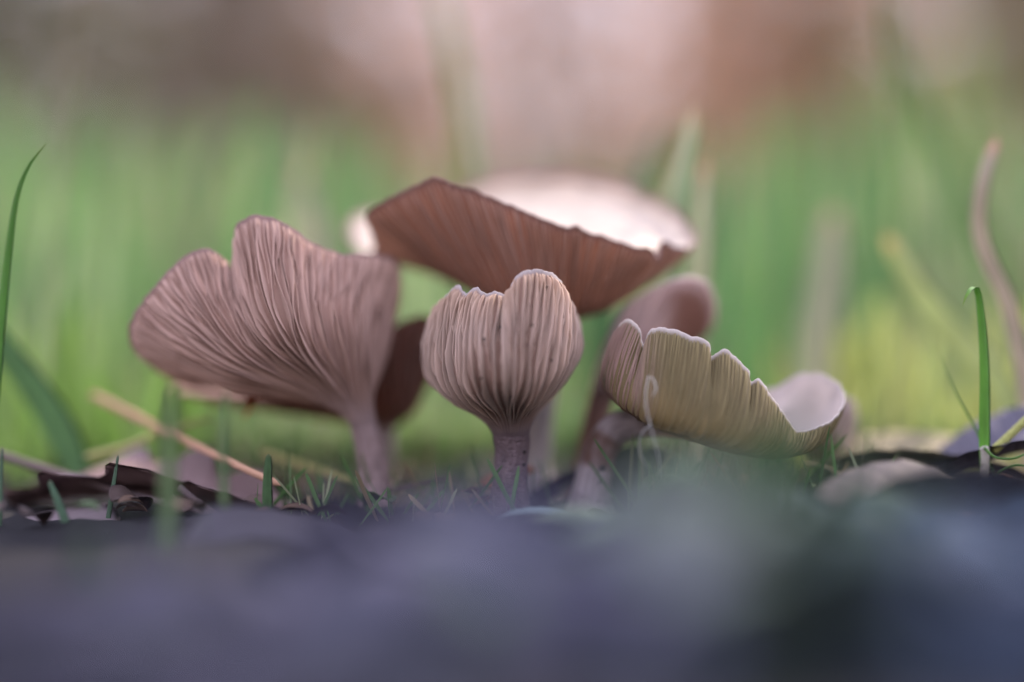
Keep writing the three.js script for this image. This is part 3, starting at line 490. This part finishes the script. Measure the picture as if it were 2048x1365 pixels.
function shrub(name, label, category, x, z, w, h, n, leaf, palette, seed) {
  const t = thing(name, label, category, V(x, groundY(x, z), z)), R = rng(seed), gs = [];
  const tips = [];
  for (let i = 0; i < 7; i++) { const a = R() * 6.3, tip = V(Math.cos(a) * w * 0.3 * R(), h * (0.55 + 0.35 * R()), Math.sin(a) * w * 0.2 * R()); gs.push(limb(V(0, -0.02, 0), tip, 0.02 * h + 0.006, 0.005, seed + i)); tips.push(tip); }
  mesh('trunk', mergeGeometries(gs), barkMat, t);
  const im = shadowed(new THREE.InstancedMesh(leafUnit, shrubLeaf, n)), m4 = new THREE.Matrix4(), q = new THREE.Quaternion(), e = new THREE.Euler();
  for (let i = 0; i < n; i++) {
    const a = R() * 6.3, r = Math.sqrt(R()), yy = R(), sh = Math.sqrt(Math.max(0, 1 - Math.pow(Math.abs(yy * 1.9 - 0.85), 2.4) * 0.8)), lump = 0.8 + 0.35 * N(Math.cos(a) * 2 + seed, yy * 3, Math.sin(a) * 2);
    const s = leaf * (0.6 + 0.8 * R());
    e.set(R() * 6.3, R() * 6.3, R() * 6.3); q.setFromEuler(e);
    m4.compose(V(Math.cos(a) * r * w / 2 * sh * lump, 0.03 + yy * h, Math.sin(a) * r * w * 0.32 * sh * lump), q, V(s, s, s)); im.setMatrixAt(i, m4);
    const c = C(...palette[Math.floor(R() * palette.length)]); im.setColorAt(i, c.multiplyScalar(0.75 + 0.5 * R()));
  }
  im.name = 'crown'; im.userData.kind = 'stuff'; t.add(im); return t;
}
const russet = [[0.76, 0.54, 0.38], [0.8, 0.6, 0.45], [0.7, 0.52, 0.32], [0.76, 0.56, 0.44]], dim = [[0.28, 0.28, 0.16], [0.34, 0.31, 0.2], [0.42, 0.34, 0.26], [0.22, 0.25, 0.13]], olive = [[0.46, 0.43, 0.24], [0.52, 0.42, 0.27], [0.4, 0.4, 0.2], [0.5, 0.37, 0.27]], dusky = [[0.46, 0.39, 0.3], [0.38, 0.35, 0.27], [0.54, 0.44, 0.34]];
shrub('shrub', 'dull brown shrub at the far left beyond the lawn', 'shrub', -1.35, -3.6, 1.4, 1.4, 1700, 0.07, dim, 1);
shrub('shrub', 'grey brown shrub right of the tree trunk beyond the lawn', 'shrub', -0.62, -4.2, 1.1, 1.6, 1900, 0.07, dusky, 2);
shrub('shrub', 'bright russet shrub glowing behind the broadest mushroom', 'shrub', 0.12, -3.9, 1.5, 1.5, 1050, 0.065, russet, 3);
shrub('shrub', 'russet brown shrub left of the olive tan one', 'shrub', 0.85, -4.3, 1.2, 1.6, 1300, 0.065, [...dusky, ...russet], 4);
shrub('shrub', 'pale peach shrub just right of the brightest russet one', 'shrub', 0.52, -4.7, 1.1, 1.75, 800, 0.065, russet, 6);
shrub('shrub', 'olive tan shrub at the far right beyond the lawn', 'shrub', 1.55, -3.8, 1.4, 1.8, 3600, 0.07, olive, 5);
{ // tree with a grey trunk
  const t = thing('tree', 'grey tree trunk standing at upper left beyond the lawn', 'tree', V(-0.98, groundY(-0.98, -5.2), -5.2));
  mesh('trunk', mergeGeometries([limb(V(0, -0.05, 0), V(0.06, 2.6, 0.03), 0.11, 0.08, 9), limb(V(0.05, 2.5, 0.03), V(0.5, 4.0, 0.1), 0.06, 0.02, 10), limb(V(0.05, 2.5, 0.03), V(-0.4, 4.1, -0.2), 0.06, 0.02, 11)]), mat(C(0.3, 0.27, 0.28), { bumpMap: fibreTex, bumpScale: 0.01 }), t);
  const R = rng(5), n = 700, im = shadowed(new THREE.InstancedMesh(leafUnit, shrubLeaf, n)), m4 = new THREE.Matrix4(), q = new THREE.Quaternion(), e = new THREE.Euler();
  for (let i = 0; i < n; i++) { const a = R() * 6.3, r = Math.cbrt(R()), b = Math.acos(2 * R() - 1); e.set(R() * 6.3, R() * 6.3, R() * 6.3); q.setFromEuler(e); const s = 0.05 + 0.05 * R(); m4.compose(V(Math.cos(a) * Math.sin(b) * r * 1.1, 4 + Math.cos(b) * r * 0.8, Math.sin(a) * Math.sin(b) * r * 1.1), q, V(s, s, s)); im.setMatrixAt(i, m4); im.setColorAt(i, C(0.2, 0.2, 0.07)); }
  im.name = 'crown'; im.userData.kind = 'stuff'; t.add(im);
}
{ // the hedge far behind, one mass
  const R = rng(91), n = 9000, im = shadowed(new THREE.InstancedMesh(leafUnit, shrubLeaf, n)), m4 = new THREE.Matrix4(), q = new THREE.Quaternion(), e = new THREE.Euler();
  for (let i = 0; i < n; i++) {
    const x = (R() - 0.5) * 12, top = 1.6 - 0.75 * Math.exp(-Math.pow((x - 0.25) / 0.9, 4)) + 0.3 * N(x * 1.3, 2) + 0.25 * N(x * 4, 9), y = top * R(), z = -6.8 + 0.5 * (R() - 0.5), s = 0.07 + 0.08 * R();
    e.set(R() * 6.3, R() * 6.3, R() * 6.3); q.setFromEuler(e); m4.compose(V(x, y, z), q, V(s, s, s)); im.setMatrixAt(i, m4);
    const pal = x < -1.2 ? dim : x < 1.3 ? russet : olive; im.setColorAt(i, C(...pal[Math.floor(R() * pal.length)]).multiplyScalar(0.75 + 0.5 * R()));
  }
  im.name = 'hedge'; scene.add(im); tag(im, 'long autumn hedge far behind the shrubs, olive to russet', 'hedge'); im.userData.kind = 'stuff';
}

renderer.render(scene, camera);
